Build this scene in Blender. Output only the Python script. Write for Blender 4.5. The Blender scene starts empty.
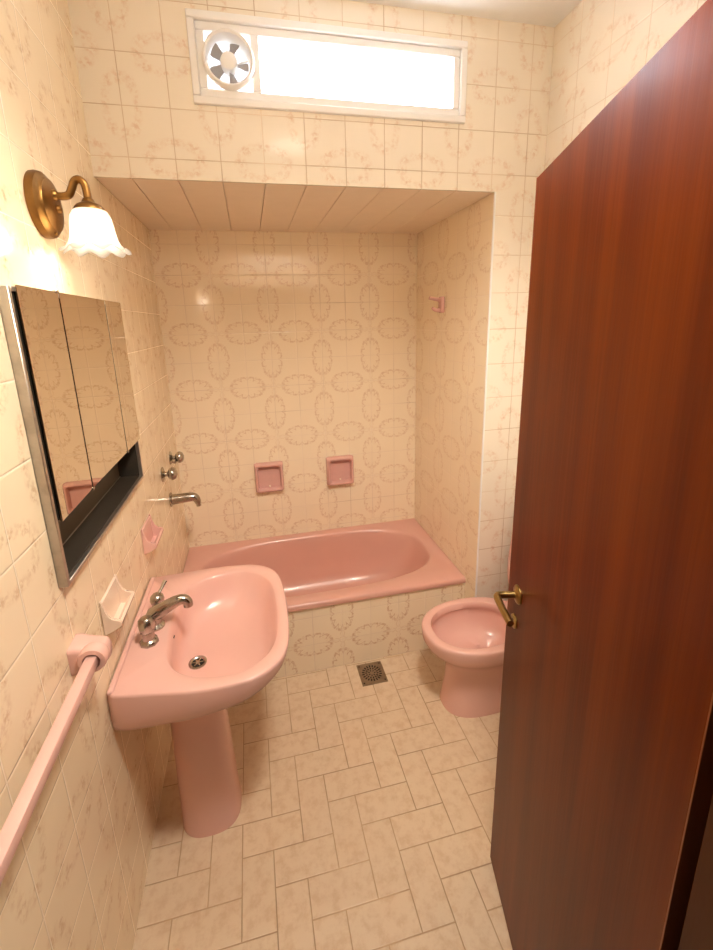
import bpy, bmesh, math, random
from mathutils import Vector, Matrix
random.seed(3)
PI = math.pi
sc = bpy.context.scene
COL = sc.collection

# ------------------------------------------------------------------ room dimensions (metres)
XR = 1.702          # right wall
XA = 1.484          # right side wall of the bath alcove
YW = 1.757          # window wall
YB = 2.600          # back wall of the alcove
YAP = 1.872         # tiled front of the bath
ZC = 2.813          # ceiling
ZS = 2.231          # dropped ceiling over the bath
ZT = 0.404          # bath rim
YF = 0.30           # inside face of the doorway wall

# ------------------------------------------------------------------ material helpers
class S:
    """a float socket that can be used in arithmetic"""
    def __init__(s, nt, sock): s.nt, s.k = nt, sock
    def m(s, op, b=None, c=None, clamp=False):
        n = s.nt.nodes.new('ShaderNodeMath'); n.operation = op; n.use_clamp = clamp
        for i, v in enumerate((s, b, c)):
            if v is None: continue
            if isinstance(v, S): s.nt.links.new(v.k, n.inputs[i])
            else: n.inputs[i].default_value = v
        return S(s.nt, n.outputs[0])
    def __add__(s, o): return s.m('ADD', o)
    __radd__ = __add__
    def __sub__(s, o): return s.m('SUBTRACT', o)
    def __rsub__(s, o): return s.m('MULTIPLY', -1.0).m('ADD', o)
    def __mul__(s, o): return s.m('MULTIPLY', o)
    __rmul__ = __mul__
    def __truediv__(s, o): return s.m('DIVIDE', o)
    def abs(s): return s.m('ABSOLUTE')
    def frac(s): return s.m('FRACT')
    def floor(s): return s.m('FLOOR')
    def sqrt(s): return s.m('SQRT')
    def sin(s): return s.m('SINE')
    def min(s, o): return s.m('MINIMUM', o)
    def max(s, o): return s.m('MAXIMUM', o)
    def lt(s, o): return s.m('LESS_THAN', o)
    def gt(s, o): return s.m('GREATER_THAN', o)
    def step(s, a, b, x=0.0, y=1.0):
        n = s.nt.nodes.new('ShaderNodeMapRange'); n.interpolation_type = 'SMOOTHSTEP'
        s.nt.links.new(s.k, n.inputs[0])
        for i, v in zip((1, 2, 3, 4), (a, b, x, y)): n.inputs[i].default_value = v
        return S(s.nt, n.outputs[0])

def new_mat(name):
    m = bpy.data.materials.new(name); m.use_nodes = True
    nt = m.node_tree
    return m, nt, nt.nodes['Principled BSDF']

def position(nt):
    g = nt.nodes.new('ShaderNodeNewGeometry')
    x = nt.nodes.new('ShaderNodeSeparateXYZ'); nt.links.new(g.outputs['Position'], x.inputs[0])
    return g.outputs['Position'], [S(nt, x.outputs[i]) for i in range(3)]

def noise(nt, vec, scale, detail=3.0, rough=0.55, stretch=None):
    if stretch:
        mp = nt.nodes.new('ShaderNodeMapping'); mp.inputs['Scale'].default_value = stretch
        nt.links.new(vec, mp.inputs['Vector']); vec = mp.outputs[0]
    n = nt.nodes.new('ShaderNodeTexNoise'); n.inputs['Scale'].default_value = scale
    n.inputs['Detail'].default_value = detail; n.inputs['Roughness'].default_value = rough
    nt.links.new(vec, n.inputs['Vector'])
    return S(nt, n.outputs[0])

def mix(nt, fac, a, b):
    n = nt.nodes.new('ShaderNodeMix'); n.data_type = 'RGBA'
    for k, v in ((0, fac), (6, a), (7, b)):
        if isinstance(v, S): nt.links.new(v.k, n.inputs[k])
        elif hasattr(v, 'links') or isinstance(v, bpy.types.NodeSocket): nt.links.new(v, n.inputs[k])
        elif isinstance(v, (int, float)): n.inputs[k].default_value = v
        else: n.inputs[k].default_value = (*v, 1)
    return n.outputs[2]

def bump(nt, bsdf, h, dist, strength=1.0):
    b = nt.nodes.new('ShaderNodeBump'); b.inputs['Distance'].default_value = dist
    b.inputs['Strength'].default_value = strength
    nt.links.new(h.k, b.inputs['Height']); nt.links.new(b.outputs[0], bsdf.inputs['Normal'])

def plain(name, col, rough=0.4, metal=0.0, coat=0.0, var=0.04, vscale=14.0, spec=0.5, bumpy=0.0):
    m, nt, b = new_mat(name)
    pos, _ = position(nt)
    n = noise(nt, pos, vscale)
    nt.links.new(mix(nt, n, [max(0, c*(1-var)) for c in col], [min(1, c*(1+var)) for c in col]), b.inputs['Base Color'])
    b.inputs['Roughness'].default_value = rough; b.inputs['Metallic'].default_value = metal
    b.inputs['Coat Weight'].default_value = coat; b.inputs['Coat Roughness'].default_value = 0.06
    b.inputs['Specular IOR Level'].default_value = spec
    if bumpy: bump(nt, b, noise(nt, pos, 60), bumpy)
    return m

TILE = (0.875, 0.758, 0.58); MOTIF = (0.60, 0.39, 0.24); GROUT_L = (0.80, 0.68, 0.54); GROUT_D = (0.46, 0.33, 0.21)
def wall_tile(name, ax, u0, v0, tu, tv, loose=0.0, dark=0.3, strength=0.6, motif=MOTIF, base=TILE, gw=0.0013, floral=False, gl=GROUT_L):
    """glazed square tiles; every four meet in a ring of scrolled ornament"""
    m, nt, b = new_mat(name)
    pos, P = position(nt)
    pu, pv = P[ax], P[2]
    nz = noise(nt, pos, 22, 4); nz2 = noise(nt, pos, 47, 2)
    u = (pu - u0) / tu; v = (pv - v0) / tv
    du = ((u + 0.5).frac() - 0.5).abs(); dv = ((v + 0.5).frac() - 0.5).abs()
    d = (du * tu).min(dv * tv)
    # ornament
    wob = 0.012 + loose
    a = u * 0.5 + (nz - 0.5) * wob; c = v * 0.5 + (nz2 - 0.5) * wob
    da = ((a + 0.5).frac() - 0.5).abs(); dc = ((c + 0.5).frac() - 0.5).abs()
    def ring(L, Sh):
        l = L / (0.272 if floral else 0.285); q = Sh / (0.165 if floral else 0.172)
        e = (l.m('POWER', 2.4) + q.m('POWER', 2.4)).m('POWER', 1 / 2.4)
        th = q.m('ARCTAN2', l) * 4.0
        cz = lambda k, p=0.0: (th * k + (PI / 2 + p)).sin()
        if floral:
            band = (e - 1.0).abs().step(0.08, 0.36, 1, 0) * (cz(2.0) * 0.3 + 0.7)
            leaf = noise(nt, pos, 66, 3, 0.6).step(0.40, 0.60) + noise(nt, pos, 24, 2).step(0.5, 0.7) * 0.3
            return band * leaf
        e2 = e + cz(3.0) * 0.15 + cz(6.0) * 0.06
        line = (e2 - 1.0).abs().step(0.05, 0.13, 1, 0)
        curl = cz(3.0).m('MAXIMUM', 0.0).m('POWER', 3.0) * (e - 1.10).abs().step(0.04, 0.13, 1, 0)
        inner = cz(3.0, PI).m('MAXIMUM', 0.0).m('POWER', 4.0) * (e - 0.80).abs().step(0.03, 0.10, 1, 0)
        vine = (Sh - 0.026 - (L * 52.0).sin() * 0.010).abs().step(0.004, 0.011, 1, 0) * L.gt(0.27) * L.lt(0.44)
        return line.max(curl * 0.7).max(inner * 0.3).max(vine * 0.5)
    r = ring(0.5 - dc, da).max(ring(0.5 - da, dc))
    rr = (da * da + dc * dc).sqrt()
    if not floral: r = r.max((rr - 0.052).abs().step(0.004, 0.013, 1, 0) * 0.4)
    mask = noise(nt, pos, 85, 2).step(0.34, 0.58)
    r = r * (mask * 0.7 + 0.3) * strength
    cloud = noise(nt, pos, 5, 3)
    body = mix(nt, cloud, [x * 0.96 for x in base], [min(1, x * 1.04) for x in base])
    body = mix(nt, r, body, motif)
    g = d.step(gw * 0.5, gw * 1.5, 1, 0)
    gcol = mix(nt, noise(nt, pos, 2.3, 2).step(0.5 - dark, 1.0 - dark), gl, GROUT_D)
    nt.links.new(mix(nt, g, body, gcol), b.inputs['Base Color'])
    nt.links.new((g * 0.5 + 0.10).k, b.inputs['Roughness'])
    bump(nt, b, d.step(0.0, 0.0045) + noise(nt, pos, 9, 2) * 0.5, 0.0008)
    return m

def floor_tile(name, fx, fy, fu):
    """10 x 20 cm tiles in a herringbone square to the walls"""
    m, nt, b = new_mat(name)
    pos, P = position(nt)
    X = (P[0] - fx) / fu; Y = (P[1] - fy) / fu
    i = X.floor(); jb = Y.floor(); j = jb + 1.0
    s = ((i + j) * 0.25 + 0.01).frac() * 4.0          # 0,1 lying halves; 3,2 standing halves
    s = (s + 0.02).floor()
    lx = X - i; ly = Y - jb
    is0 = (s - 0.0).abs().lt(0.5); is1 = (s - 1.0).abs().lt(0.5); is2 = (s - 2.0).abs().lt(0.5); is3 = (s - 3.0).abs().lt(0.5)
    d = (lx + is1).min((1.0 - lx) + is0).min(ly + is3).min((1.0 - ly) + is2) * fu
    idx = i - is1; idy = j + is2
    cv = nt.nodes.new('ShaderNodeCombineXYZ'); nt.links.new(idx.k, cv.inputs[0]); nt.links.new(idy.k, cv.inputs[1])
    wn = nt.nodes.new('ShaderNodeTexWhiteNoise'); nt.links.new(cv.outputs[0], wn.inputs['Vector'])
    rnd = S(nt, wn.outputs['Value'])
    n1 = noise(nt, pos, 26, 5, 0.65); n2 = noise(nt, pos, 70, 3, 0.6)
    body = mix(nt, n1.step(0.42, 0.68), (0.685, 0.548, 0.395), (0.60, 0.443, 0.295))
    body = mix(nt, n2.step(0.55, 0.75) * 0.35, body, (0.58, 0.42, 0.29))
    body = mix(nt, rnd * 0.14, body, (0.60, 0.46, 0.34))
    g = d.step(0.0010, 0.0024, 1, 0)
    dirt = noise(nt, pos, 3.5, 2).step(0.3, 0.7)
    nt.links.new(mix(nt, g, body, mix(nt, dirt, (0.52, 0.36, 0.22), (0.36, 0.24, 0.14))), b.inputs['Base Color'])
    nt.links.new((g * 0.4 + 0.36).k, b.inputs['Roughness'])
    bump(nt, b, d.step(0.0, 0.004) + n1 * 0.3, 0.0011)
    return m

def wood(name, c1, c2, rough=0.28, coat=0.5):
    m, nt, b = new_mat(name)
    pos, P = position(nt)
    g1 = noise(nt, pos, 1.0, 5, 0.6, (16, 16, 0.7)); g2 = noise(nt, pos, 1.0, 3, 0.6, (130, 130, 2.2))
    g3 = noise(nt, pos, 1.0, 2, 0.5, (3.2, 3.2, 0.25))
    f = g1 * 0.6 + g2 * 0.12 + g3 * 0.5 - 0.12
    nt.links.new(mix(nt, f.step(0.25, 0.75), c1, c2), b.inputs['Base Color'])
    b.inputs['Roughness'].default_value = rough
    b.inputs['Coat Weight'].default_value = coat; b.inputs['Coat Roughness'].default_value = 0.20
    b.inputs['Specular IOR Level'].default_value = 0.1
    bump(nt, b, g2 * 0.5 + noise(nt, pos, 1.0, 2, 0.5, (9, 9, 3.0)) * 2.0, 0.0005)
    return m

def brushed(name, col, rough=0.32, dirt=0.25):
    m, nt, b = new_mat(name)
    pos, _ = position(nt)
    n = noise(nt, pos, 30, 4); n2 = noise(nt, pos, 1.0, 3, 0.6, (40, 6, 300))
    nt.links.new(mix(nt, n.step(0.4, 0.75) * dirt, col, [c * 0.45 for c in col]), b.inputs['Base Color'])
    b.inputs['Metallic'].default_value = 1.0
    nt.links.new((n2 * 0.2 + rough).k, b.inputs['Roughness'])
    return m

M = {}
M['t_back'] = wall_tile('tiles back', 0, 0.285, 2.0047, 0.15, 0.1572, 0.0, 0.14, 0.54)
M['t_window'] = wall_tile('tiles window wall', 0, 0.116, 2.2941, 0.15, 0.1519, 0.012, 0.26, 0.62, (0.68, 0.46, 0.32), (0.855, 0.785, 0.675), floral=True)
M['t_left'] = wall_tile('tiles left wall', 1, 1.335, 2.294, 0.156, 0.1635, 0.014, 0.03, 0.75, (0.63, 0.42, 0.25), (0.885, 0.750, 0.540), floral=True, gl=(0.90, 0.80, 0.64))
M['t_right'] = wall_tile('tiles right wall', 1, 1.757 - 0.15, 2.2941, 0.15, 0.1519, 0.012, 0.14, 0.60, (0.68, 0.46, 0.32), (0.855, 0.785, 0.675), floral=True)
M['t_alcove'] = wall_tile('tiles alcove side', 1, 1.925, 2.2941, 0.157, 0.1545, 0.002, 0.02, 0.45)
M['t_apron'] = wall_tile('tiles bath front', 0, 0.811, 0.1572, 0.15, 0.1572, 0.002, 0.10, 0.75)
M['floor'] = floor_tile('herringbone floor', 0.4084, 1.5527, 0.10304)
M['paint'] = plain('white ceiling paint', (0.88, 0.88, 0.87), 0.7, bumpy=0.0004)
M['plank'] = plain('cream ceiling boards', (0.88, 0.78, 0.66), 0.42)
M['hall'] = plain('hall paint', (0.40, 0.32, 0.25), 0.8)
M['pink'] = plain('pink glazed ceramic', (0.735, 0.445, 0.39), 0.26, coat=0.14, var=0.03, vscale=6)
M['pink_bath'] = plain('pink bath enamel', (0.66, 0.37, 0.31), 0.28, coat=0.12, var=0.04, vscale=5)
M['pink_pale'] = plain('pale pink glazed ceramic', (0.84, 0.68, 0.56), 0.12, coat=0.5, var=0.03)
M['pink_dish'] = plain('dusty pink ceramic', (0.66, 0.39, 0.355), 0.2, coat=0.3, var=0.06, vscale=30)
M['chrome'] = brushed('worn chrome', (0.50, 0.46, 0.41), 0.13, 0.5)
M['steel'] = brushed('brushed steel', (0.55, 0.51, 0.46), 0.30, 0.35)
M['grate'] = brushed('tarnished steel', (0.36, 0.28, 0.20), 0.34, 0.5)
M['black'] = plain('black lining', (0.040, 0.032, 0.024), 0.30, var=0.2)
M['niche'] = plain('lining with painted reflections', (0.10, 0.078, 0.055), 0.35, var=0.15)  # lighter brown puts the shelf lining's reflections into the colour
M['dark'] = plain('dark hole', (0.010, 0.008, 0.007), 0.7)
M['brass'] = brushed('aged brass', (0.40, 0.27, 0.10), 0.22, 0.5)
M['brass_lamp'] = brushed('antique lamp brass', (0.25, 0.13, 0.04), 0.28, 0.5)
M['white_metal'] = plain('white painted metal', (0.88, 0.88, 0.88), 0.4)
M['blade'] = plain('backlit fan plastic', (0.34, 0.32, 0.31), 0.5)  # grey puts the blades' backlit shade into their colour
M['door'] = wood('mahogany veneer', (0.072, 0.0085, 0.0003), (0.172, 0.031, 0.0006), 0.40, 0.17)
M['jamb'] = wood('dark door frame', (0.05, 0.016, 0.006), (0.10, 0.032, 0.011), 0.4, 0.2)
M['lip'] = wood('door edge band', (0.16, 0.050, 0.018), (0.24, 0.08, 0.03))
m, nt, b = new_mat('mirror glass')
pos, _ = position(nt)
nt.links.new(mix(nt, noise(nt, pos, 7), (0.80, 0.73, 0.60), (0.84, 0.77, 0.64)), b.inputs['Base Color'])
b.inputs['Metallic'].default_value = 1; b.inputs['Roughness'].default_value = 0.012
M['mirror'] = m
# frosted glass lit from behind (window) : lets daylight straight through and scatters a part
def frosted(name, tint, through, glow=0.0, glow_col=(1, 1, 1), clear=None):
    m, nt, b = new_mat(name)
    out = nt.nodes['Material Output']; nt.nodes.remove(b)
    pos, _ = position(nt)
    tr = nt.nodes.new('ShaderNodeBsdfTransparent'); tr.inputs[0].default_value = (*(clear or tint), 1)
    tl = nt.nodes.new('ShaderNodeBsdfTranslucent')
    nt.links.new(mix(nt, noise(nt, pos, 40), [c * 0.96 for c in tint], tint), tl.inputs[0])
    df = nt.nodes.new('ShaderNodeBsdfDiffuse'); df.inputs[0].default_value = (*tint, 1)
    gl = nt.nodes.new('ShaderNodeBsdfGlossy'); gl.inputs['Roughness'].default_value = 0.25
    def mx(f, a, c):
        n = nt.nodes.new('ShaderNodeMixShader'); n.inputs[0].default_value = f
        nt.links.new(a, n.inputs[1]); nt.links.new(c, n.inputs[2]); return n.outputs[0]
    s = mx(0.35, tl.outputs[0], df.outputs[0]); s = mx(0.05, s, gl.outputs[0]); s = mx(through, s, tr.outputs[0])
    if glow:
        em = nt.nodes.new('ShaderNodeEmission'); em.inputs[0].default_value = (*glow_col, 1); em.inputs[1].default_value = glow
        ad = nt.nodes.new('ShaderNodeAddShader'); nt.links.new(s, ad.inputs[0]); nt.links.new(em.outputs[0], ad.inputs[1]); s = ad.outputs[0]
    nt.links.new(s, out.inputs[0])
    return m
M['pane'] = frosted('frosted window glass', (0.97, 0.98, 1.0), 0.75)
M['cover'] = frosted('white plastic fan cover', (0.42, 0.42, 0.43), 0.0)
M['shade'] = frosted('frosted lamp glass', (0.40, 0.37, 0.33), 0.34, 0.10, (1.0, 0.88, 0.72), (0.9, 0.88, 0.84))
m, nt, b = new_mat('lit bulb')
b.inputs['Base Color'].default_value = (1, 0.9, 0.75, 1); b.inputs['Emission Color'].default_value = (1, 0.84, 0.60, 1); b.inputs['Emission Strength'].default_value = 14
M['bulb'] = m

m, nt, b = new_mat('lit opal globe')  # glowing face of the added ceiling fixture
b.inputs['Base Color'].default_value = (0.9, 0.88, 0.84, 1); b.inputs['Emission Color'].default_value = (1, 0.89, 0.75, 1); b.inputs['Emission Strength'].default_value = 3.5
M['fill_diffuser'] = m

# ------------------------------------------------------------------ mesh helpers
def new(): return bmesh.new()
def add_box(bm, x0, x1, y0, y1, z0, z1, bevel=0.0, seg=2):
    vs = [bm.verts.new((x, y, z)) for x in (x0, x1) for y in (y0, y1) for z in (z0, z1)]
    F = [(0, 1, 3, 2), (4, 6, 7, 5), (0, 4, 5, 1), (2, 3, 7, 6), (0, 2, 6, 4), (1, 5, 7, 3)]
    fs = [bm.faces.new([vs[i] for i in f]) for f in F]
    if bevel:
        es = list({e for f in fs for e in f.edges})
        bmesh.ops.bevel(bm, geom=es, offset=bevel, segments=seg, affect='EDGES', profile=0.5)
    return vs
def box(*a, **k):
    bm = new(); add_box(bm, *a, **k); return bm
def add_loft(bm, rings, cap0=True, cap1=True, closed=True):
    R = [[bm.verts.new(p) for p in r] for r in rings]
    n = len(R[0])
    for a, c in zip(R[:-1], R[1:]):
        for i in range(n if closed else n - 1):
            bm.faces.new((a[i], a[(i+1) % n], c[(i+1) % n], c[i]))
    if cap0: bm.faces.new(list(reversed(R[0])))
    if cap1: bm.faces.new(R[-1])
    return R
def sup(cx, cy, rx, ry, z, n=48, e=2.0):
    out = []
    for i in range(n):
        t = 2*PI*i/n; c, s = math.cos(t), math.sin(t)
        out.append((cx + rx*math.copysign(abs(c)**(2/e), c), cy + ry*math.copysign(abs(s)**(2/e), s), z))
    return out
def radial(poly, cx, cy, z, n=72):
    """points of a closed outline at equal angles round (cx, cy)"""
    out = []
    for i in range(n):
        t = 2*PI*i/n; dx, dy = math.cos(t), math.sin(t); best = 0
        for (ax, ay), (bx, by) in zip(poly, poly[1:] + poly[:1]):
            ex, ey = bx-ax, by-ay; den = dx*ey - dy*ex
            if abs(den) < 1e-12: continue
            k = ((ax-cx)*ey - (ay-cy)*ex)/den; q = ((ax-cx)*dy - (ay-cy)*dx)/den
            if k > 0 and -1e-9 <= q <= 1+1e-9: best = max(best, k)
        out.append((cx+best*dx, cy+best*dy, z))
    return out
def add_lathe(bm, prof, c, axis='z', n=28, cap0=True, cap1=True):
    """prof: list of (r, h) along the axis starting at c"""
    rings = []
    for r, h in prof:
        ring = []
        for i in range(n):
            t = 2*PI*i/n; a, s = r*math.cos(t), r*math.sin(t)
            if axis == 'z': p = (c[0]+a, c[1]+s, c[2]+h)
            elif axis == 'x': p = (c[0]+h, c[1]+a, c[2]+s)
            else: p = (c[0]+s, c[1]+h, c[2]+a)
            ring.append(p)
        rings.append(ring)
    add_loft(bm, rings, cap0, cap1)
def lathe(*a, **k):
    bm = new(); add_lathe(bm, *a, **k); return bm
def smooth_path(pts, k=6):
    P = [Vector(p) for p in pts]; out = []
    for i in range(len(P)-1):
        p0, p1, p2, p3 = P[max(i-1, 0)], P[i], P[i+1], P[min(i+2, len(P)-1)]
        for j in range(k):
            t = j/k
            out.append(0.5*((2*p1)+(p2-p0)*t+(2*p0-5*p1+4*p2-p3)*t*t+(3*p1-p0-3*p2+p3)*t**3))
    out.append(P[-1]); return out
def add_tube(bm, pts, r, n=14, squash=None):
    pts = [Vector(p) for p in pts]; m_ = len(pts)
    rs = r if isinstance(r, (list, tuple)) else [r, r]
    rad = lambda i: rs[min(int(i/(m_-1)*(len(rs)-1)), len(rs)-2)] * (1-((i/(m_-1)*(len(rs)-1)) - min(int(i/(m_-1)*(len(rs)-1)), len(rs)-2))) + rs[min(int(i/(m_-1)*(len(rs)-1)), len(rs)-2)+1] * ((i/(m_-1)*(len(rs)-1)) - min(int(i/(m_-1)*(len(rs)-1)), len(rs)-2))
    t0 = (pts[1]-pts[0]).normalized()
    up = Vector((0, 0, 1)) if abs(t0.z) < 0.9 else Vector((0, 1, 0))
    u = t0.cross(up).normalized(); rings = []
    for i, p in enumerate(pts):
        t = (pts[min(i+1, m_-1)]-pts[max(i-1, 0)]).normalized()
        u = (u - t*u.dot(t)).normalized(); v = t.cross(u)
        a, c = squash or (1, 1)
        rings.append([p + rad(i)*(a*math.cos(2*PI*k/n)*u + c*math.sin(2*PI*k/n)*v) for k in range(n)])
    add_loft(bm, rings)
def tube(*a, **k):
    bm = new(); add_tube(bm, *a, **k); return bm

OFF = {}
def link(name, bm, mat, parent=None, smooth=True, angle=38):
    L = OFF.get(parent.name, Vector((0, 0, 0))) if parent else Vector((0, 0, 0))
    bmesh.ops.recalc_face_normals(bm, faces=bm.faces[:])
    if L.length: bmesh.ops.translate(bm, verts=bm.verts[:], vec=-L)
    me = bpy.data.meshes.new(name); bm.to_mesh(me); bm.free()
    me.materials.append(M[mat] if isinstance(mat, str) else mat)
    if smooth:
        me.polygons.foreach_set('use_smooth', [True]*len(me.polygons)); me.set_sharp_from_angle(angle=math.radians(angle))
    o = bpy.data.objects.new(name, me); COL.objects.link(o)
    if parent: o.parent = parent
    OFF[o.name] = L
    return o
def props(o, label, cat, group=None, kind=None):
    o['label'] = label; o['category'] = cat
    if group: o['group'] = group
    if kind: o['kind'] = kind
    return o
def thing(name, loc, label, cat, group=None, kind=None):
    o = bpy.data.objects.new(name, None); o.location = loc; o.empty_display_size = 0.05; COL.objects.link(o)
    OFF[o.name] = Vector(loc)
    return props(o, label, cat, group, kind)
def struct(name, bm, mat, label, cat, smooth=False):
    return props(link(name, bm, mat, None, smooth), label, cat, None, 'structure')

# ------------------------------------------------------------------ the room shell
struct('floor', box(-0.16, XR + 0.15, YF - 0.1, YB + 0.12, -0.08, 0), 'floor', 'beige marbled floor tiles laid in a herringbone', 'floor')
CY0, CY1, CZ0, CZ1 = 1.004, 1.752, 1.166, 1.824      # recess of the mirror cabinet
bm = new()
for a in ((0.0+YF-0.1, CY0, 0, ZC), (CY1, YB, 0, ZC), (CY0, CY1, 0, CZ0), (CY0, CY1, CZ1, ZC)):
    add_box(bm, -0.16, 0, *a)
add_box(bm, -0.16, -0.112, CY0, CY1, CZ0, CZ1)
struct('wall_left', bm, 't_left', 'cream flowered tile wall with the lamp, mirror cabinet and washbasin on it', 'wall')
struct('wall_back', box(-0.16, XR + 0.15, YB, YB + 0.12, 0, ZS + 0.03), 't_back', 'cream tile wall with scrolled rings behind the bath', 'wall')
struct('wall_alcove', box(XA, XR + 0.15, YW + 0.002, YB, 0, ZS + 0.03), 't_alcove', 'cream tile side wall at the foot of the bath with the pink hook', 'wall')
WX0, WX1, WZ0, WZ1 = 0.362, 1.321, 2.481, 2.712      # window hole
bm = new()
for a in ((0, WX0, ZS + 0.0805, ZC), (WX1, XR, ZS + 0.0805, ZC), (WX0, WX1, ZS + 0.0805, WZ0), (WX0, WX1, WZ1, ZC)):
    add_box(bm, a[0], a[1], YW, YW + 0.12, a[2], a[3])
add_box(bm, 0, XA, YW, YW + 0.012, ZS, ZS + 0.0805); add_box(bm, XA, XR, YW, YW + 0.002, 0, ZS + 0.0805)
struct('wall_window', bm, 't_window', 'flowered tile wall above the bath opening, holding the high window', 'wall')
struct('wall_right', box(XR, XR + 0.15, YF - 0.1, YW + 0.12, 0, ZC), 't_right', 'flowered tile wall on the right, half hidden by the open door', 'wall')
struct('ceiling', box(0, XR, YF - 0.1, YW + 0.12, ZC, ZC + 0.1), 'paint', 'white painted ceiling', 'ceiling')
bm = new()
xs = [0.0, 0.116] + [0.116 + 0.15*k for k in range(1, 10)] + [XA]
for a, c in zip(xs[:-1], xs[1:]):
    add_box(bm, a + 0.0012, c - 0.0012, YW + 0.0125, YB - 0.0005, ZS, ZS + 0.02, 0.0015, 1)
struct('ceiling_alcove', bm, 'plank', 'low ceiling of cream boards above the bath', 'ceiling')
bm = box(-0.16, XR + 0.15, YW + 0.0125, YB + 0.12, ZS + 0.0305, ZS + 0.08)
struct('ceiling_ledge', bm, 'paint', 'roof slab above the low board ceiling, outside the window', 'ceiling')
struct('wall_bath', box(0.0, XA, YAP, YAP + 0.03, 0, ZT - 0.034), 't_apron', 'low tiled wall along the front of the pink bath', 'wall')
struct('trim_1', box(XA - 0.004, XA + 0.004, YW - 0.004, YW + 0.004, 0, ZS, bevel=0.0025), 'white_metal', 'pale corner bead where the alcove wall meets the window wall', 'trim')
# doorway wall and hall behind the viewer
bm = new()
add_box(bm, 0.0, 0.15, YF - 0.1, YF, 0, ZC); add_box(bm, 1.03, XR, YF - 0.1, YF, 0, ZC); add_box(bm, 0.15, 1.03, YF - 0.1, YF, 2.13, ZC)
struct('wall_front', bm, 't_window', 'tile wall round the doorway', 'wall')
bm = new(); add_box(bm, 0.952, 1.03, YF - 0.13, YF + 0.0115, 0, 2.13, 0.001); add_box(bm, 0.15, 0.19, YF - 0.13, YF + 0.006, 0, 2.13, 0.003); add_box(bm, 0.19, 0.952, YF - 0.13, YF + 0.006, 2.095, 2.13, 0.003)
add_box(bm, 1.0301, 1.16, YF - 0.135, YF - 0.1005, 0, 2.14, 0.003); add_box(bm, 0.06, 0.1499, YF - 0.135, YF - 0.1005, 0, 2.14, 0.003)  # wide hall-side casing, put in to keep the strip past the hinge dark
struct('trim_2', bm, 'jamb', 'dark wooden frame round the doorway', 'door frame')
bm = new(); add_box(bm, -0.7, 2.1, -1.3, -1.2, 0, 2.6); add_box(bm, -0.8, -0.7, -1.3, YF - 0.1, 0, 2.6); add_box(bm, 2.1, 2.2, -1.3, YF - 0.1, 0, 2.6)
add_box(bm, -0.8, 0.0, YF - 0.1, YF, 0, 2.6); add_box(bm, XR + 0.15, 2.2, YF - 0.1, YF, 0, 2.6)
struct('wall_hall', bm, 'hall', 'plain walls of the unlit hall behind the doorway', 'wall')
struct('floor_hall', box(-0.8, 2.2, -1.3, YF - 0.1, -0.08, 0), 'hall', 'floor of the hall behind the doorway', 'floor')
struct('ceiling_hall', box(-0.8, 2.2, -1.3, YF - 0.1, 2.6, 2.7), 'hall', 'ceiling of the hall behind the doorway', 'ceiling')

# ------------------------------------------------------------------ window and extractor fan
def frame(bm, x0, x1, z0, z1, w, y0, y1, bev=0.003):
    add_box(bm, x0, x1, y0, y1, z1 - w, z1, bev, 1); add_box(bm, x0, x1, y0, y1, z0, z0 + w, bev, 1)
    add_box(bm, x0, x0 + w, y0, y1, z0 + w, z1 - w, bev, 1); add_box(bm, x1 - w, x1, y0, y1, z0 + w, z1 - w, bev, 1)
w = thing('window_1', (0.84, YW, 2.596), 'long white framed high window with frosted panes', 'window', None, 'structure')
bm = new(); frame(bm, 0.345, 1.338, 2.463, 2.730, 0.024, YW - 0.012, YW + 0.05)
link('window_frame', bm, 'white_metal', w)
bm = new(); frame(bm, 0.3695, 1.3135, 2.4875, 2.7055, 0.026, YW - 0.002, YW + 0.035); add_box(bm, 0.545, 0.573, YW - 0.003, YW + 0.036, 2.513, 2.680, 0.003, 1)
link('sash', bm, 'white_metal', w)
link('pane', box(0.573, 1.288, YW + 0.020, YW + 0.024, 2.5135, 2.6795), 'pane', w, False)
fx_, fz_ = 0.470, 2.597
f = thing('extractor_fan', (fx_, YW, fz_), 'round white extractor fan in the left end of the high window', 'fan')
R0, R1 = 0.086, 0.069
link('fan_ring', lathe([(R1 + 0.003, 0.05), (R1, 0.0), (R1 + 0.004, -0.022), (R1 + 0.010, -0.026), (R0 - 0.003, -0.022), (R0, -0.012), (R0, 0.0), (R1 + 0.010, 0.01), (R1 + 0.006, 0.05), (R1 + 0.003, 0.05)], (fx_, YW, fz_), 'y', 48, False, False), 'white_metal', f)
link('hub', lathe([(0.001, -0.012), (0.020, -0.012), (0.026, -0.008), (0.028, 0.0), (0.028, 0.03), (0.001, 0.03)], (fx_, YW, fz_), 'y', 32), 'white_metal', f)
for k in range(5):
    a0 = math.radians(68 + 72*k); bm = new(); rings = []
    for q in range(6):
        r = 0.024 + q/5*0.042; wd = (0.30 + 0.02*q/5)
        top = []; bot = []
        for s in range(5):
            t = s/4; an = a0 + (t - 0.5)*2*wd*(0.9 if q < 5 else 0.8); y = YW + 0.006 + 0.020*t
            top.append((fx_ + r*math.cos(an), y, fz_ + r*math.sin(an))); bot.append((fx_ + r*math.cos(an), y + 0.002, fz_ + r*math.sin(an)))
        rings.append(top + bot[::-1])
    add_loft(bm, rings); link('blade', bm, 'blade', f)
link('outer_cover', box(0.392, 0.547, YW + 0.062, YW + 0.065, 2.513, 2.680), 'cover', f, False)
bm = new()
for an in (20,): add_tube(bm, [(fx_ + 0.02*math.cos(math.radians(an)), YW + 0.034, fz_ + 0.02*math.sin(math.radians(an))), (fx_ + 0.071*math.cos(math.radians(an)), YW + 0.034, fz_ + 0.071*math.sin(math.radians(an)))], 0.003, 8)
link('motor_bracket', bm, 'white_metal', f)

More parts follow.
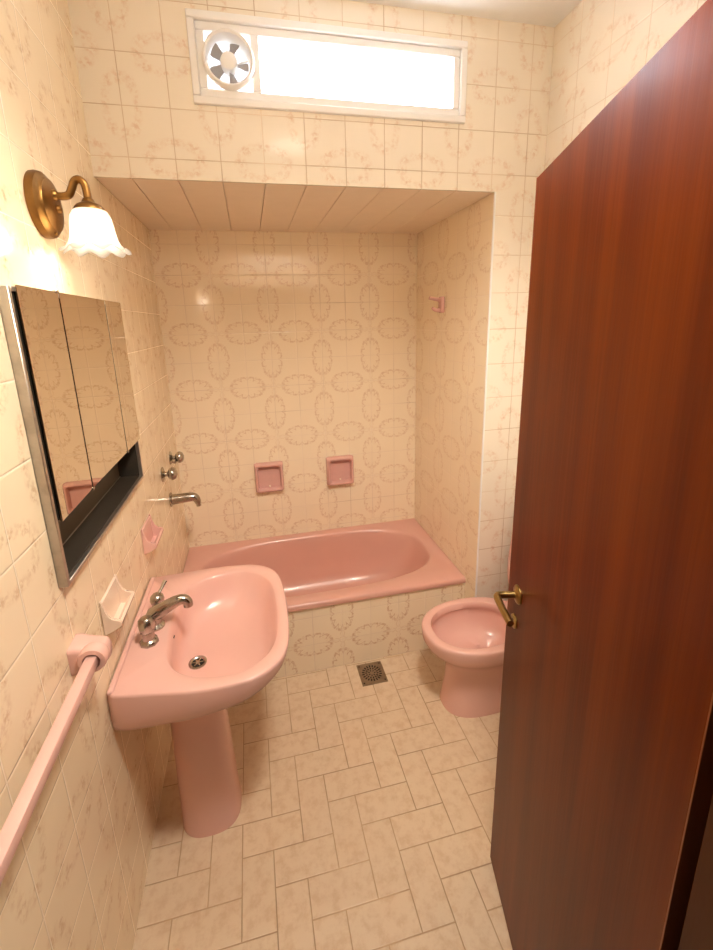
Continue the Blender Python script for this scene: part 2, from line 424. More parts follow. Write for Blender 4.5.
# ------------------------------------------------------------------ wall lamp
LY = 1.268; LX = 0.110
l = thing('wall_lamp', (0, LY, 2.03), 'antique brass wall lamp with a ruffled frosted glass shade, lit, above the mirrors', 'lamp')
link('wall_plate', lathe([(0.001, 0.0005), (0.073, 0.0005), (0.074, 0.008), (0.072, 0.018), (0.066, 0.023), (0.061, 0.025), (0.058, 0.030), (0.042, 0.035), (0.020, 0.038), (0.001, 0.038)], (0, LY + 0.008, 2.026), 'x', 48), 'brass_lamp', l)
bm = new()
add_lathe(bm, [(0.013, 0.036), (0.012, 0.043), (0.008, 0.047)], (0, LY, 2.047), 'x', 20)
add_tube(bm, smooth_path([(0.036, LY, 2.047), (0.055, LY, 2.045), (0.070, LY, 2.049), (0.078, LY, 2.062), (0.086, LY, 2.078), (0.097, LY, 2.083), (0.107, LY, 2.074), (LX, LY, 2.056), (LX, LY, 2.036)]), 0.0088, 14)
link('arm', bm, 'brass_lamp', l)
link('screw_knob', lathe([(0.007, 0.034), (0.010, 0.040), (0.008, 0.046), (0.001, 0.048)], (0, LY + 0.008, 2.018), 'x', 16), 'brass_lamp', l)
link('screw_knob', lathe([(0.004, 0.020), (0.005, 0.027), (0.001, 0.029)], (0, LY + 0.010, 1.964), 'x', 12), 'brass_lamp', l)
link('shade_holder', lathe([(0.008, 0.026), (0.012, 0.022), (0.015, 0.015), (0.027, 0.009), (0.033, 0.002), (0.034, -0.004), (0.031, -0.004), (0.010, 0.006)], (LX, LY, 2.018), 'z', 32), 'brass_lamp', l)
prof = [(0.028, 0.0), (0.038, -0.005), (0.045, -0.018), (0.048, -0.036), (0.050, -0.054), (0.053, -0.070), (0.058, -0.083), (0.066, -0.091), (0.074, -0.095)]
def shade_ring(r, h, amp, inner, n=120):
    out = []
    for i in range(n):
        t = 2*PI*i/n; k = math.sin(9*t); rr = r*(1 + 0.075*amp*k) - inner
        out.append((LX + rr*math.cos(t), LY + rr*math.sin(t), 2.018 + h + 0.006*amp*math.cos(9*t + 0.6)))
    return out
amps = [max(0, (i - 4)/4)**1.4 for i in range(9)]
rings = [shade_ring(r, h, a, 0) for (r, h), a in zip(prof, amps)] + [shade_ring(r, h, a, 0.0025) for (r, h), a in reversed(list(zip(prof, amps)))]
bm = new(); add_loft(bm, rings, False, False); link('lamp_shade', bm, 'shade', l, angle=80)
link('bulb', lathe([(0.012, 0.004), (0.013, -0.010), (0.020, -0.024), (0.024, -0.038), (0.021, -0.052), (0.012, -0.061), (0.001, -0.064)], (LX, LY, 2.012), 'z', 24), 'bulb', l)

# ------------------------------------------------------------------ mirror cabinet
c = thing('mirror_cabinet', (0, (CY0 + CY1)/2, CZ0), 'steel mirror cabinet with three mirror doors over a dark open shelf', 'cabinet')
NZ = 1.318; D = -0.108
bm = new()
e = 0.002
add_box(bm, D, 0.020, CY0 + e, CY0 + e + 0.012, CZ0 + e, CZ1 - e, 0.0015, 1); add_box(bm, D, 0.020, CY1 - e - 0.010, CY1 - e, CZ0 + e, CZ1 - e, 0.0015, 1)
add_box(bm, D, 0.020, CY0 + e + 0.012, CY1 - e - 0.010, CZ1 - e - 0.010, CZ1 - e, 0.0015, 1); add_box(bm, D, 0.020, CY0 + e + 0.012, CY1 - e - 0.010, CZ0 + e, CZ0 + e + 0.010, 0.0015, 1)
link('casing', bm, 'steel', c)
ya, yb = CY0 + 0.0145, CY1 - 0.0125; NB = -0.066
bm = new()
add_box(bm, NB + 0.003, 0.008, ya, yb, CZ0 + 0.0125, CZ0 + 0.0145); add_box(bm, NB + 0.003, 0.008, ya, ya + 0.002, CZ0 + 0.0145, CZ1 - 0.0125)
add_box(bm, NB + 0.003, 0.008, yb - 0.002, yb, CZ0 + 0.0145, CZ1 - 0.0125); add_box(bm, NB + 0.003, 0.006, ya + 0.002, yb - 0.002, NZ + 0.008, NZ + 0.018)
link('shelf_lining', bm, 'black', c, False)
link('shelf_back', box(NB, NB + 0.003, ya, yb, CZ0 + 0.0125, CZ1 - 0.0125), 'niche', c, False)
link('shelf_rail', tube([(NB + 0.005, ya + 0.004, CZ0 + 0.0165), (NB + 0.005, yb - 0.004, CZ0 + 0.0165)], 0.0016, 8), 'steel', c)
edges = [(1.030, 1.2355), (1.2425, 1.588), (1.596, 1.772)]
for y0, y1 in edges:
    bm = box(0.0165, 0.0205, y0, y1, NZ, CZ1 + 0.001, bevel=0.0006, seg=1)
    if y0 < 1.1:                                       # this door does not close quite flat
        for q in bm.verts: q.co.x += (y1 - q.co.y)*0.016
    d = link('mirror_door', bm, 'mirror', c, False)
    link('door_backing', box(0.0100, 0.0163, y0 + 0.003, y1 - 0.003, NZ + 0.003, CZ1 - 0.003), 'black', d, False)
for yy in (1.239, 1.592):
    bm = new(); add_box(bm, 0.014, 0.0235, yy - 0.005, yy + 0.005, NZ - 0.004, NZ + 0.003, 0.001, 1); link('mirror_clip', bm, 'chrome', c)
link('mirror_clip', box(0.014, 0.0235, 1.222, 1.236, CZ1 - 0.002, CZ1 + 0.005, bevel=0.001, seg=1), 'chrome', c)

# ------------------------------------------------------------------ washbasin
ZB = 0.758
wb = thing('washbasin', (0.2, 1.345, 0), 'pink pedestal washbasin under the mirror cabinet', 'washbasin')
def rounded(pts, rads, k=7):
    out = []
    n = len(pts)
    for i in range(n):
        p = Vector(pts[i]).to_2d() if False else Vector((pts[i][0], pts[i][1])); a = Vector((pts[i-1][0], pts[i-1][1])); b_ = Vector((pts[(i+1) % n][0], pts[(i+1) % n][1]))
        r = rads[i]; va = (a-p).normalized(); vb = (b_-p).normalized()
        p0 = p + va*r; p2 = p + vb*r
        for j in range(k+1):
            t = j/k; q = p0*(1-t)**2 + p*2*t*(1-t) + p2*t*t; out.append((q.x, q.y))
    return out
BC = 1.385
outer = rounded([(0.003, BC - 0.268), (0.30, BC - 0.322), (0.50, BC - 0.290), (0.530, BC), (0.50, BC + 0.295), (0.30, BC + 0.332), (0.003, BC + 0.318)],
                [0.012, 0.10, 0.13, 0.16, 0.13, 0.10, 0.012])
inner = rounded([(0.150, BC - 0.215), (0.30, BC - 0.274), (0.465, BC - 0.245), (0.486, BC), (0.465, BC + 0.245), (0.30, BC + 0.280), (0.150, BC + 0.225), (0.124, BC)],
                [0.09, 0.08, 0.13, 0.12, 0.13, 0.08, 0.09, 0.09])
N = 96; cx, cy = 0.26, BC
def scaled(poly, sx, sy, x0=0.0, y0=BC): return [(x0 + (x-x0)*sx, y0 + (y-y0)*sy) for x, y in poly]
def shr(poly, d):
    out = []
    for x, y in poly:
        v = Vector((x-cx, y-cy)); L = v.length; v *= (L-d)/L
        out.append((max(0.003, cx+v.x) if x > 0.01 else x, cy+v.y))
    return out
def low(x): return 0.118 - 0.062*min(1, max(0, (x - 0.06)/0.40))
def under(sx, sy, extra, top=None):
    r = radial(scaled(outer, sx, sy), cx, cy, 0, N)
    return [(x, y, ZB - (low(x) + extra if top is None else top)) for x, y, _ in r]
rings = [under(0.60, 0.52, 0, 0.178), under(0.74, 0.72, 0, 0.165), under(0.86, 0.88, 0.030), under(0.945, 0.965, 0.008), under(0.975, 0.982, -0.006), under(0.99, 0.994, -0.026)]
prof = [(outer, ZB - 0.009), (shr(outer, 0.002), ZB - 0.003), (shr(outer, 0.006), ZB), (shr(inner, -0.007), ZB - 0.002), (shr(inner, -0.001), ZB - 0.008), (shr(inner, 0.006), ZB - 0.022)]
rings += [radial(p, cx, cy, z, N) for p, z in prof]
dc = (0.205, BC - 0.035)
for k, (t, z) in enumerate(((0.05, 0.045), (0.13, 0.084), (0.27, 0.112), (0.45, 0.127), (0.66, 0.135), (0.86, 0.140), (0.965, 0.142))):
    base = radial(shr(inner, 0.006), cx, cy, 0, N)
    rings.append([(p[0]*(1-t) + (dc[0] + 0.026*math.cos(2*PI*i/N))*t, p[1]*(1-t) + (dc[1] + 0.026*math.sin(2*PI*i/N))*t, ZB - z) for i, p in enumerate(base)])
bm = new(); add_loft(bm, rings); basin = link('basin', bm, 'pink', wb, angle=55)
# low upstand along the wall
link('upstand', box(0.003, 0.020, BC - 0.262, BC + 0.312, ZB - 0.010, ZB + 0.006, bevel=0.006, seg=3), 'pink', basin)
dz = ZB - 0.1415
d = link('drain', lathe([(0.030, 0.0), (0.030, 0.003), (0.024, 0.004), (0.020, 0.001), (0.0195, -0.004)], (dc[0], dc[1], dz), 'z', 32, True, False), 'chrome', wb)
bm = new(); add_lathe(bm, [(0.0195, 0.0), (0.0195, 0.0006)], (dc[0], dc[1], dz + 0.0006), 'z', 28); link('drain_hole', bm, 'dark', d)
bm = new()
for k in range(3):
    a = PI*k/3; add_box(bm, -0.019, 0.019, -0.0022, 0.0022, 0.0015, 0.0025)
    bmesh.ops.rotate(bm, verts=bm.verts[-8:], cent=(0, 0, 0), matrix=Matrix.Rotation(a, 3, 'Z'))
bm.verts.ensure_lookup_table(); add_lathe(bm, [(0.008, 0.0015), (0.007, 0.0035), (0.001, 0.0035)], (0, 0, 0), 'z', 16)
bmesh.ops.translate(bm, verts=bm.verts[:], vec=(dc[0], dc[1], dz)); link('drain_cross', bm, 'chrome', d)
bm = new(); add_box(bm, -0.001, 0.001, -0.007, 0.007, -0.002, 0.002, 0.0008, 1)
bmesh.ops.rotate(bm, verts=bm.verts[:], cent=(0, 0, 0), matrix=Matrix.Rotation(math.radians(-35), 3, 'Y'))
bmesh.ops.translate(bm, verts=bm.verts[:], vec=(0.1385, BC - 0.02, ZB - 0.036)); link('overflow_slot', bm, 'dark', basin)
bm = new()
add_loft(bm, [sup(x, 1.335 + 0.035*min(1, z/0.6), rx, ry, z, 48, ee) for x, rx, ry, z, ee in ((0.196, 0.104, 0.100, 0.0, 2.6), (0.196, 0.104, 0.100, 0.012, 2.6), (0.195, 0.102, 0.098, 0.03, 2.6), (0.190, 0.098, 0.092, 0.20, 2.5), (0.186, 0.093, 0.085, 0.42, 2.4), (0.186, 0.094, 0.085, 0.56, 2.4), (0.186, 0.094, 0.085, 0.590, 2.4))])
link('pedestal', bm, 'pink', wb, angle=60)
# tap
TX, TY = 0.080, BC + 0.005
t = link('tap', lathe([(0.030, -0.003), (0.030, 0.004), (0.026, 0.009), (0.022, 0.014), (0.023, 0.040), (0.025, 0.048), (0.019, 0.058), (0.012, 0.062)], (TX, TY, ZB), 'z', 32), 'chrome', wb)
bm = new()
add_tube(bm, smooth_path([(TX - 0.006, TY, ZB + 0.040), (TX + 0.02, TY, ZB + 0.054), (TX + 0.055, TY, ZB + 0.072), (TX + 0.082, TY, ZB + 0.083), (TX + 0.100, TY, ZB + 0.083), (TX + 0.110, TY, ZB + 0.072), (TX + 0.111, TY, ZB + 0.058)]), [0.025, 0.023, 0.0195, 0.0165, 0.0160, 0.0160], 16)
link('spout', bm, 'chrome', t)
for sg in (-1, 1):
    yy = TY + sg*0.078
    link('tap_bridge', tube([(TX - 0.004, TY + sg*0.010, ZB + 0.026), (TX - 0.004, yy, ZB + 0.026)], 0.0135, 14), 'chrome', t)
    prof = [(0.028, -0.002), (0.028, 0.005), (0.024, 0.009), (0.019, 0.013), (0.018, 0.034), (0.022, 0.038), (0.024, 0.048), (0.022, 0.060), (0.014, 0.068), (0.001, 0.070)] if sg > 0 else \
           [(0.029, -0.002), (0.029, 0.006), (0.025, 0.011), (0.020, 0.015), (0.019, 0.040), (0.024, 0.046), (0.026, 0.062), (0.024, 0.082), (0.016, 0.090), (0.001, 0.092)]
    hb = link('tap_valve', lathe(prof, (TX - 0.004, yy, ZB), 'z', 8 if sg < 0 else 24), 'chrome', wb)
    bm = new()
    if sg > 0: add_tube(bm, [(TX - 0.004, yy, ZB + 0.058), (TX + 0.010, yy + 0.020, ZB + 0.076), (TX + 0.022, yy + 0.038, ZB + 0.094)], [0.0065, 0.006, 0.0085], 10, (1.0, 0.7))
    else: add_tube(bm, [(TX - 0.004, yy, ZB + 0.078), (TX + 0.010, yy + 0.012, ZB + 0.086), (TX + 0.022, yy + 0.022, ZB + 0.090)], [0.0090, 0.0080, 0.0095], 8, (1.0, 0.7))
    link('tap_lever', bm, 'chrome', hb)

# ------------------------------------------------------------------ bath
tb = thing('bathtub', (XA/2, (YAP + YB)/2, 0.0), 'pink built-in bathtub filling the tiled alcove', 'bathtub')
bx0, bx1, by0, by1 = 0.003, XA - 0.003, YAP - 0.012, YB - 0.002
tcx, tcy = 0.752, 2.245; N = 120
def rect(d, z, r=0.006, fr=0.0):
    P4 = [(bx0, by0 + d), (bx1, by0 + d), (bx1, by1), (bx0, by1)]
    out = radial(P4, tcx, tcy, z, N)
    for px, py in P4:                     # a vertex exactly in every corner
        k = min(range(N), key=lambda i: (out[i][0]-px)**2 + (out[i][1]-py)**2); out[k] = (px, py, z)
    return out
def ov(x0, x1, y0, y1, z, e):
    # outline resampled at equal angles
    q = [(p[0], p[1]) for p in sup((x0+x1)/2, (y0+y1)/2, (x1-x0)/2, (y1-y0)/2, 0, 160, e)]
    return radial(q, tcx, tcy, z, N)
rings = [rect(0.060, ZT - 0.031), rect(0.006, ZT - 0.032), rect(0.001, ZT - 0.030), rect(0.0, ZT - 0.022), rect(0.0, ZT - 0.010), rect(0.004, ZT - 0.003), rect(0.010, ZT),
         ov(0.082, 1.414, 1.938, 2.552, ZT - 0.001, 3.0), ov(0.090, 1.406, 1.945, 2.546, ZT - 0.006, 3.0), ov(0.098, 1.398, 1.952, 2.540, ZT - 0.018, 2.95), ov(0.106, 1.385, 1.958, 2.534, ZT - 0.06, 2.9),
         ov(0.125, 1.345, 1.972, 2.518, ZT - 0.16, 2.9), ov(0.155, 1.285, 1.995, 2.495, ZT - 0.27, 2.9), ov(0.19, 1.22, 2.030, 2.46, ZT - 0.325, 2.8), ov(0.25, 1.10, 2.08, 2.41, ZT - 0.345, 2.6), ov(0.35, 0.98, 2.15, 2.34, ZT - 0.352, 2.4)]
bm = new(); add_loft(bm, rings, False, True); tub = link('tub', bm, 'pink_bath', tb, angle=55)
link('drain', lathe([(0.030, 0.0), (0.029, 0.003), (0.022, 0.004), (0.018, 0.001), (0.001, 0.001)], (0.36, 2.245, ZT - 0.352), 'z', 28), 'chrome', tb)

# bath taps on the left wall
def valve(y, z, label):
    v = thing('bath_valve', (0, y, z), label, 'tap', 'chrome valves over the bath')
    link('flange', lathe([(0.036, 0.0005), (0.036, 0.004), (0.025, 0.009), (0.014, 0.014)], (0, y, z), 'x', 28), 'chrome', v)
    link('stem', lathe([(0.0125, 0.008), (0.0115, 0.028)], (0, y, z), 'x', 18), 'chrome', v)
    link('knob', lathe([(0.012, 0.026), (0.025, 0.032), (0.031, 0.043), (0.031, 0.052), (0.024, 0.064), (0.010, 0.070), (0.001, 0.071)], (0, y, z), 'x', 24), 'chrome', v)
    return v
valve(2.150, 1.040, 'chrome bath valve with a round knob, the one nearer the mirror cabinet')
v2 = valve(2.385, 1.052, 'chrome bath valve with a round knob, the one nearer the back wall')
link('lever', tube([(0.045, 2.385, 1.048), (0.028, 2.35, 1.035), (0.012, 2.335, 1.045)], [0.008, 0.007, 0.006], 10), 'chrome', v2)
s = thing('bath_spout', (0, 2.262, 0.862), 'chrome bath spout on the left wall below the two valves', 'tap')
link('flange', lathe([(0.038, 0.0005), (0.038, 0.005), (0.028, 0.010), (0.022, 0.012)], (0, 2.262, 0.862), 'x', 28), 'chrome', s)
link('pipe', tube(smooth_path([(0.006, 2.262, 0.862), (0.05, 2.262, 0.864), (0.095, 2.262, 0.866), (0.118, 2.262, 0.862), (0.130, 2.262, 0.845), (0.134, 2.262, 0.826)]), [0.028, 0.026, 0.0245, 0.022, 0.018, 0.014], 18), 'chrome', s)
link('nozzle', tube([(0.1335, 2.262, 0.832), (0.1355, 2.262, 0.812)], 0.0125, 16), 'chrome', s)

# ------------------------------------------------------------------ soap dishes
def wall_dish(y0, y1, z1, label, mat):
    """open tray with cheeks sloping from the tile up the wall to a raised lip"""
    o = thing('soap_dish', (0, (y0 + y1)/2, z1 - 0.14), label, 'soap dish', 'soap dishes on the left wall')
    z0 = z1 - 0.108; th = 0.009
    # cheek profile in x,z
    prof = [(0.001, z1), (0.007, z1 - 0.003), (0.011, z1 - 0.030), (0.016, z1 - 0.052), (0.026, z1 - 0.063), (0.046, z1 - 0.067), (0.051, z1 - 0.073), (0.048, z1 - 0.086), (0.024, z0 + 0.008), (0.001, z0)]
    for a, c_ in ((y0, y0 + th), (y1 - th, y1)):
        bm = new(); add_loft(bm, [[(x, y, z) for x, z in prof] for y in (a, c_)])
        bmesh.ops.bevel(bm, geom=bm.edges[:], offset=0.002, segments=2, affect='EDGES')
        link('cheek', bm, mat, o)
    bm = new()
    fl = [(0.001, z0), (0.024, z0 + 0.008), (0.048, z1 - 0.086), (0.051, z1 - 0.073), (0.046, z1 - 0.067), (0.040, z1 - 0.071), (0.037, z1 - 0.090), (0.022, z1 - 0.100), (0.008, z1 - 0.098), (0.006, z1 - 0.010), (0.001, z1 - 0.006)]
    add_loft(bm, [[(x, y, z) for x, z in fl] for y in (y0 + th*0.6, y1 - th*0.6)])
    link('tray', bm, mat, o)
    return o
wall_dish(1.190, 1.336, 1.002, 'pale cream-pink soap dish just below the mirror cabinet, nearer the towel rail', 'pink_pale')
wall_dish(1.668, 1.815, 0.986, 'pink soap dish on the left wall between washbasin and bath spout', 'pink')
def back_dish(cx_, cz_, w_, h_, label, first):
    o = thing('soap_dish', (cx_, YB, cz_ - h_/2), label, 'soap dish', 'square soap dishes over the bath')
    y1 = YB - 0.0008; y0 = YB - 0.046
    N_ = 48
    def rr(w2, h2, y, r):
        return [(p[0], y, p[1]) for p in [(q[0], q[1]) for q in radial(rounded([(cx_ - w2, cz_ - h2), (cx_ + w2, cz_ - h2), (cx_ + w2, cz_ + h2), (cx_ - w2, cz_ + h2)], [r]*4, 4), cx_, cz_, 0, N_)]]
    rings = [rr(w_/2, h_/2, y1, 0.006), rr(w_/2, h_/2, y1 - 0.014, 0.008), rr(w_/2 - 0.004, h_/2 - 0.004, y0 + 0.008, 0.012), rr(w_/2 - 0.010, h_/2 - 0.010, y0, 0.014), rr(w_/2 - 0.017, h_/2 - 0.018, y0 + 0.001, 0.014), rr(w_/2 - 0.020, h_/2 - 0.021, y0 + 0.008, 0.014), rr(w_/2 - 0.022, h_/2 - 0.023, y1 - 0.006, 0.014)]
    bm = new(); add_loft(bm, rings); link('dish', bm, 'pink_dish', o, angle=50)
    link('glint_knob', lathe([(0.006, 0.0), (0.006, -0.004), (0.003, -0.007), (0.0005, -0.0075)], (cx_, y1 - 0.006, cz_ - h_/2 + 0.032), 'y', 12), 'pink_pale', o)  # small pale knob stands in for a glint low in the dish
    return o
back_dish(0.520, 0.816, 0.176, 0.188, 'square pink soap dish on the back wall, the one nearer the bath taps', True)
back_dish(0.968, 0.812, 0.176, 0.188, 'square pink soap dish on the back wall, the one nearer the pink hook', False)

# ------------------------------------------------------------------ pink hook on the alcove wall
h = thing('shower_hook', (XA, 2.235, 1.82), 'pink ceramic forked hook high on the alcove side wall', 'hook')
link('wall_base', box(XA - 0.020, XA - 0.0006, 2.195, 2.245, 1.768, 1.852, bevel=0.008, seg=3), 'pink_dish', h)
bm = new(); add_tube(bm, smooth_path([(XA - 0.014, 2.222, 1.835), (XA - 0.035, 2.224, 1.838), (XA - 0.060, 2.224, 1.842), (XA - 0.078, 2.224, 1.846)]), [0.013, 0.010, 0.0085, 0.009], 14); link('prong', bm, 'pink_dish', h)
bm = new(); add_tube(bm, smooth_path([(XA - 0.014, 2.222, 1.783), (XA - 0.032, 2.224, 1.782), (XA - 0.050, 2.224, 1.787), (XA - 0.060, 2.224, 1.797)]), [0.013, 0.010, 0.0085, 0.007], 14); link('prong', bm, 'pink_dish', h)

# ------------------------------------------------------------------ towel rail
BX, BZ = 0.052, 0.994
tr = thing('towel_rail', (0, 0.72, BZ), 'pink ceramic towel rail on the left wall in front of the washbasin', 'towel rail')
def bracket(y):
    bm = new()
    sq = lambda y2, z2, x, r: [(x, p[0], p[1]) for p in radial(rounded([(y - y2, BZ - 0.006 - z2), (y + y2, BZ - 0.006 - z2), (y + y2, BZ - 0.006 + z2), (y - y2, BZ - 0.006 + z2)], [r]*4, 4), y, BZ - 0.006, 0, 40)]
    add_loft(bm, [sq(0.032, 0.036, 0.0006, 0.006), sq(0.032, 0.036, 0.014, 0.010), sq(0.029, 0.033, 0.030, 0.016), sq(0.027, 0.030, 0.052, 0.020), sq(0.024, 0.027, 0.070, 0.020), sq(0.016, 0.018, 0.078, 0.013)])
    link('bracket', bm, 'pink', tr, angle=50)
bracket(1.010); bracket(0.42)
for y_ in (0.982, 0.440): link('collar', lathe([(0.019, -0.016), (0.029, -0.015), (0.0315, -0.008), (0.0315, 0.008), (0.029, 0.015), (0.019, 0.016)], (BX, y_, BZ), 'y', 32, False, False), 'pink', tr)
bm = new()
add_box(bm, BX - 0.0125, BX + 0.0125, 0.425, 0.985, BZ - 0.0125, BZ + 0.0125, 0.003, 2)
link('bar', bm, 'pink', tr)

# ------------------------------------------------------------------ floor drain
g = thing('floor_drain', (0.938, 1.782, 0), 'square tarnished metal floor drain in front of the bath', 'drain')
gx0, gx1, gy0, gy1 = 0.873, 1.003, 1.714, 1.850; gcx, gcy = (gx0+gx1)/2, (gy0+gy1)/2
link('grate', box(gx0, gx1, gy0, gy1, 0.0002, 0.003, bevel=0.001, seg=1), 'grate', g)
bm = new()
def slot(r, a, l_, w_):
    n0 = len(bm.verts)
    add_box(bm, r - l_/2, r + l_/2, -w_/2, w_/2, 0.0028, 0.0034)
    bm.verts.ensure_lookup_table()
    bmesh.ops.rotate(bm, verts=bm.verts[n0:], cent=(0, 0, 0), matrix=Matrix.Rotation(a, 3, 'Z'))
for k in range(20): slot(0.044, 2*PI*k/20, 0.013, 0.0065)
for k in range(14): slot(0.029, 2*PI*(k + .5)/14, 0.010, 0.006)
for k in range(7): slot(0.015, 2*PI*k/7, 0.008, 0.005)
for k in range(4): slot(0.076, PI/4 + PI/2*k, 0.007, 0.007)
bmesh.ops.translate(bm, verts=bm.verts[:], vec=(gcx, gcy, 0)); link('slots', bm, 'dark', g, False)

# ------------------------------------------------------------------ toilet
tc = 1.532
to = thing('toilet', (1.40, tc, 0), 'pink toilet bowl with its seat up, half behind the open door', 'toilet')
def tr_(x0, x1, hw, z, e=2.2): return sup((x0+x1)/2, tc, (x1-x0)/2, hw, z, 64, e)
rings = [tr_(1.206, 1.57, 0.108, 0.0, 2.5), tr_(1.206, 1.57, 0.108, 0.012, 2.5), tr_(1.212, 1.565, 0.103, 0.045, 2.5), tr_(1.224, 1.56, 0.096, 0.13, 2.4), tr_(1.226, 1.57, 0.097, 0.20, 2.3), tr_(1.212, 1.585, 0.112, 0.245, 2.2),
         tr_(1.172, 1.60, 0.140, 0.290), tr_(1.132, 1.61, 0.168, 0.325), tr_(1.116, 1.615, 0.178, 0.352), tr_(1.112, 1.62, 0.181, 0.384), tr_(1.113, 1.62, 0.181, 0.396), tr_(1.117, 1.616, 0.178, 0.4015), tr_(1.122, 1.612, 0.174, 0.403),
         tr_(1.150, 1.552, 0.149, 0.403), tr_(1.155, 1.548, 0.145, 0.400), tr_(1.158, 1.545, 0.142, 0.370), tr_(1.148, 1.55, 0.150, 0.362), tr_(1.152, 1.55, 0.146, 0.335), tr_(1.19, 1.54, 0.126, 0.285), tr_(1.26, 1.52, 0.085, 0.252), tr_(1.345, 1.47, 0.045, 0.240), tr_(1.375, 1.445, 0.030, 0.205)]
bm = new(); add_loft(bm, rings); bowl = link('bowl', bm, 'pink', to, angle=50)
bm = new(); add_loft(bm, [sup(1.41, tc, 0.034, 0.028, z, 24) for z in (0.2055, 0.222)]); link('outlet', bm, 'dark', bowl)
bm = new(); add_box(bm, 1.56, XR - 0.001, tc - 0.12, tc + 0.12, 0.19, 0.402, 0.02, 3); link('back_block', bm, 'pink', bowl)
link('hollow_disc', lathe([(0.078, 0.02), (0.084, -0.002), (0.080, -0.010), (0.060, -0.014), (0.001, -0.015)], (1.505, tc - 0.085, 0.102), 'y', 40), 'pink_bath', bowl)  # darker raised disc stands in for the shaded hollow in the side
# raised seat ring
bm = new(); rings = []
def seat_ring(hw, hh, x, cz=0.655, n=64): return [(x + 0.05*((p[1]-0.42)/0.46), p[0], p[1]) for p in [(q[0], q[1]) for q in sup(tc, cz, hw, hh, 0, n, 2.9)]]
for hw, hh, x in ((0.178, 0.235, 1.603), (0.186, 0.243, 1.610), (0.184, 0.241, 1.620), (0.120, 0.168, 1.620), (0.114, 0.162, 1.611), (0.120, 0.168, 1.603), (0.178, 0.235, 1.603)): rings.append(seat_ring(hw, hh, x))
add_loft(bm, rings, False, False); link('seat', bm, 'pink', to, angle=50)
bm = new(); rings = [seat_ring(0.176, 0.233, 1.624), seat_ring(0.186, 0.243, 1.628), seat_ring(0.186, 0.243, 1.636), seat_ring(0.170, 0.228, 1.640)]
add_loft(bm, rings); link('lid', bm, 'pink', to, angle=50)

# ------------------------------------------------------------------ door
fe = Vector((1.105, 0.947, 0)); dd = Vector((0.25, 0.968, 0)).normalized()   # from hinge to free edge
nn = Vector((-dd.y, dd.x, 0))                                                    # face towards the viewer
DW, DH, DT = 0.640, 2.030, 0.036
RISE = 0.058 / 0.64     # the leaf's top edge is planed at a slight slope
Mx = Matrix(((-dd.x, -nn.x, 0, fe.x), (-dd.y, -nn.y, 0, fe.y), (0, 0, 1, 0), (0, 0, 0, 1)))   # u away from free edge, v into the leaf
def local(bm):
    for q in bm.verts:
        if q.co.z > 2.0: q.co.z += q.co.x * RISE
    bmesh.ops.transform(bm, matrix=Mx, verts=bm.verts[:])
    return bm
dr = props(link('door_1', local(box(0.0025, DW, 0, DT, 0.006, DH, bevel=0.0015, seg=1)), 'door'), 'dark reddish mahogany door standing open on the right', 'door', None, 'structure')
link('edge_band', local(box(-0.0005, 0.0025, 0.0, DT, 0.006, DH, bevel=0.0004, seg=1)), 'lip', dr)
link('edge_band', local(box(DW, DW + 0.003, -0.001, DT, 0.006, DH, bevel=0.0004, seg=1)), 'lip', dr)
HU, HZ = 0.070, 1.040
for sgn, v0 in ((-1, 0.0), (1, DT)):
    bm = new(); add_lathe(bm, [(0.0245, 0.0), (0.0245, sgn*0.003), (0.021, sgn*0.006), (0.013, sgn*0.008), (0.010, sgn*0.010)], (HU, v0, HZ), 'y', 32); local(bm)
    hd = link('lever_handle', bm, 'brass', dr)
    bm = new(); add_tube(bm, smooth_path([(HU, v0 + sgn*0.004, HZ), (HU, v0 + sgn*0.026, HZ), (HU, v0 + sgn*0.046, HZ), (HU + 0.004, v0 + sgn*0.054, HZ), (HU + 0.014, v0 + sgn*0.057, HZ), (HU + 0.05, v0 + sgn*0.057, HZ - 0.002), (HU + 0.105, v0 + sgn*0.055, HZ - 0.004)]), [0.009, 0.009, 0.009, 0.009, 0.0095, 0.0090, 0.0085], 14); local(bm)
    link('lever', bm, 'brass', hd)
    bm = new(); add_lathe(bm, [(0.019, 0.0), (0.019, sgn*0.003), (0.016, sgn*0.006), (0.001, sgn*0.0065)], (HU - 0.012, v0, HZ - 0.088), 'y', 28); local(bm)
    es = link('keyhole_plate', bm, 'brass', dr)
    bm = new(); add_box(bm, HU - 0.014, HU - 0.010, v0 + sgn*0.0062, v0 + sgn*0.0072, HZ - 0.096, HZ - 0.080); local(bm); link('keyhole', bm, 'dark', es)
# ------------------------------------------------------------------ light
def point(name, loc, watts, col, rad):
    L = bpy.data.lights.new(name, 'POINT'); L.energy = watts; L.color = col; L.shadow_soft_size = rad
    o = bpy.data.objects.new(name, L); o.location = loc; COL.objects.link(o); return o
CLX, CLY = 0.80, 0.50  # unseen ceiling fixture, added to even out the room light
hl = thing('added_ceiling_lamp', (CLX, CLY, ZC), 'added unseen round ceiling downlight in the middle of the bathroom ceiling', 'lamp')
link('trim_ring', lathe([(0.135, -0.0005), (0.160, -0.0005), (0.159, -0.008), (0.142, -0.014), (0.135, -0.010)], (CLX, CLY, ZC), 'z', 40, False, False), 'white_metal', hl)
link('diffuser', lathe([(0.1345, -0.001), (0.1345, -0.008), (0.001, -0.010)], (CLX, CLY, ZC), 'z', 40), 'fill_diffuser', hl)
SL = bpy.data.lights.new('fill_downlight', 'SPOT'); SL.energy = 76; SL.color = (1.0, 0.905, 0.77); SL.shadow_soft_size = 0.13; SL.spot_size = math.radians(140); SL.spot_blend = 0.55  # added spot that brightens the floor, bath and lower walls
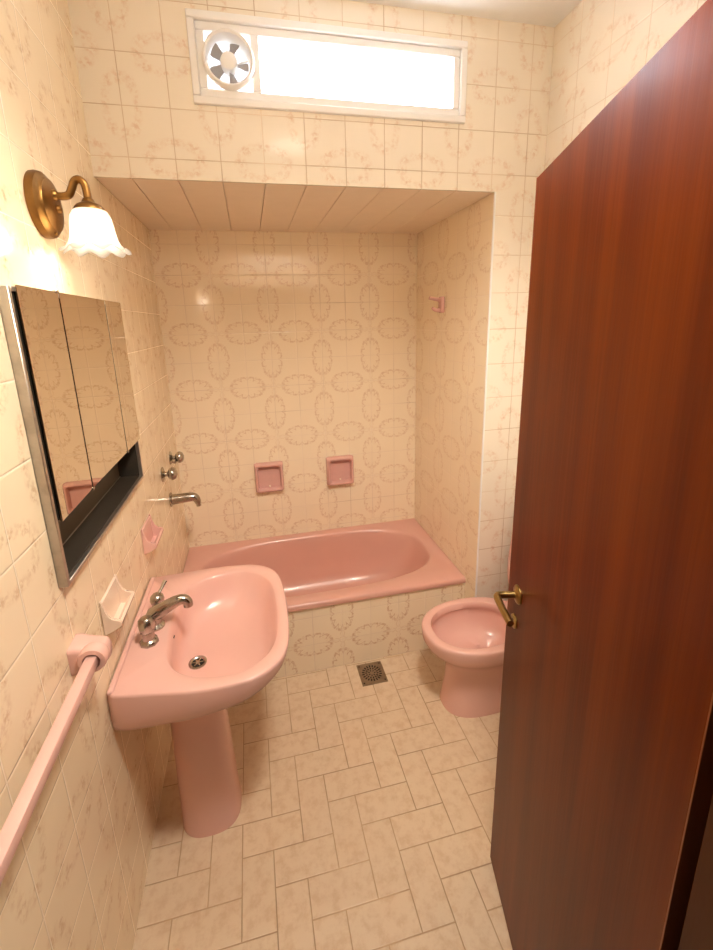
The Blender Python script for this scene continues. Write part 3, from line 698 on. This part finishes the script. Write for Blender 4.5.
so = bpy.data.objects.new('fill_downlight', SL); so.location = (CLX, CLY, ZC - 0.085); COL.objects.link(so)
point('lamp_light', (LX, LY, 1.950), 2.3, (1.0, 0.87, 0.70), 0.036)
wd = bpy.data.worlds.new('daylight'); sc.world = wd; wd.use_nodes = True
bg = wd.node_tree.nodes['Background']; bg.inputs[0].default_value = (0.93, 0.99, 1.06, 1); bg.inputs[1].default_value = 13.0
P = bpy.data.lights.new('window_daylight', 'AREA'); P.shape = 'RECTANGLE'; P.size = 0.95; P.size_y = 0.22; P.cycles.is_portal = True
po = bpy.data.objects.new('window_daylight', P); po.location = (0.84, YW + 0.10, 2.596); po.rotation_euler = (math.radians(-90), 0, 0); COL.objects.link(po)

# ------------------------------------------------------------------ camera
Fpx, PX, PY = 429.212, -9.2588, -48.8864
pit, rol, yaw = -0.23756, -0.028910, -0.215582
cp, sp, cyw, syw = math.cos(pit), math.sin(pit), math.cos(yaw), math.sin(yaw)
fwd = Vector((-syw*cp, cyw*cp, sp)); r0 = Vector((cyw, syw, 0)); u0 = r0.cross(fwd)
rt = math.cos(rol)*r0 + math.sin(rol)*u0; up = -math.sin(rol)*r0 + math.cos(rol)*u0
cam = bpy.data.cameras.new('camera'); co = bpy.data.objects.new('camera', cam); COL.objects.link(co)
co.matrix_world = Matrix(((rt.x, up.x, -fwd.x, 0.46199), (rt.y, up.y, -fwd.y, 0.023546), (rt.z, up.z, -fwd.z, 1.734429), (0, 0, 0, 1)))
cam.sensor_fit = 'AUTO'; cam.sensor_width = 36; cam.lens = Fpx/950*36
cam.shift_x = -PX/950; cam.shift_y = PY/950
cam.clip_start = 0.02; cam.clip_end = 60
sc.camera = co
# ------------------------------------------------------------------ colour
vs = sc.view_settings
vs.view_transform = 'Standard'; vs.look = 'None'; vs.gamma = 1; vs.use_curve_mapping = False; vs.exposure = 0.76
sc.cycles.use_denoising = True
sc.cycles.max_bounces = 14; sc.cycles.diffuse_bounces = 8; sc.cycles.transparent_max_bounces = 12
sc.cycles.sample_clamp_indirect = 6.0
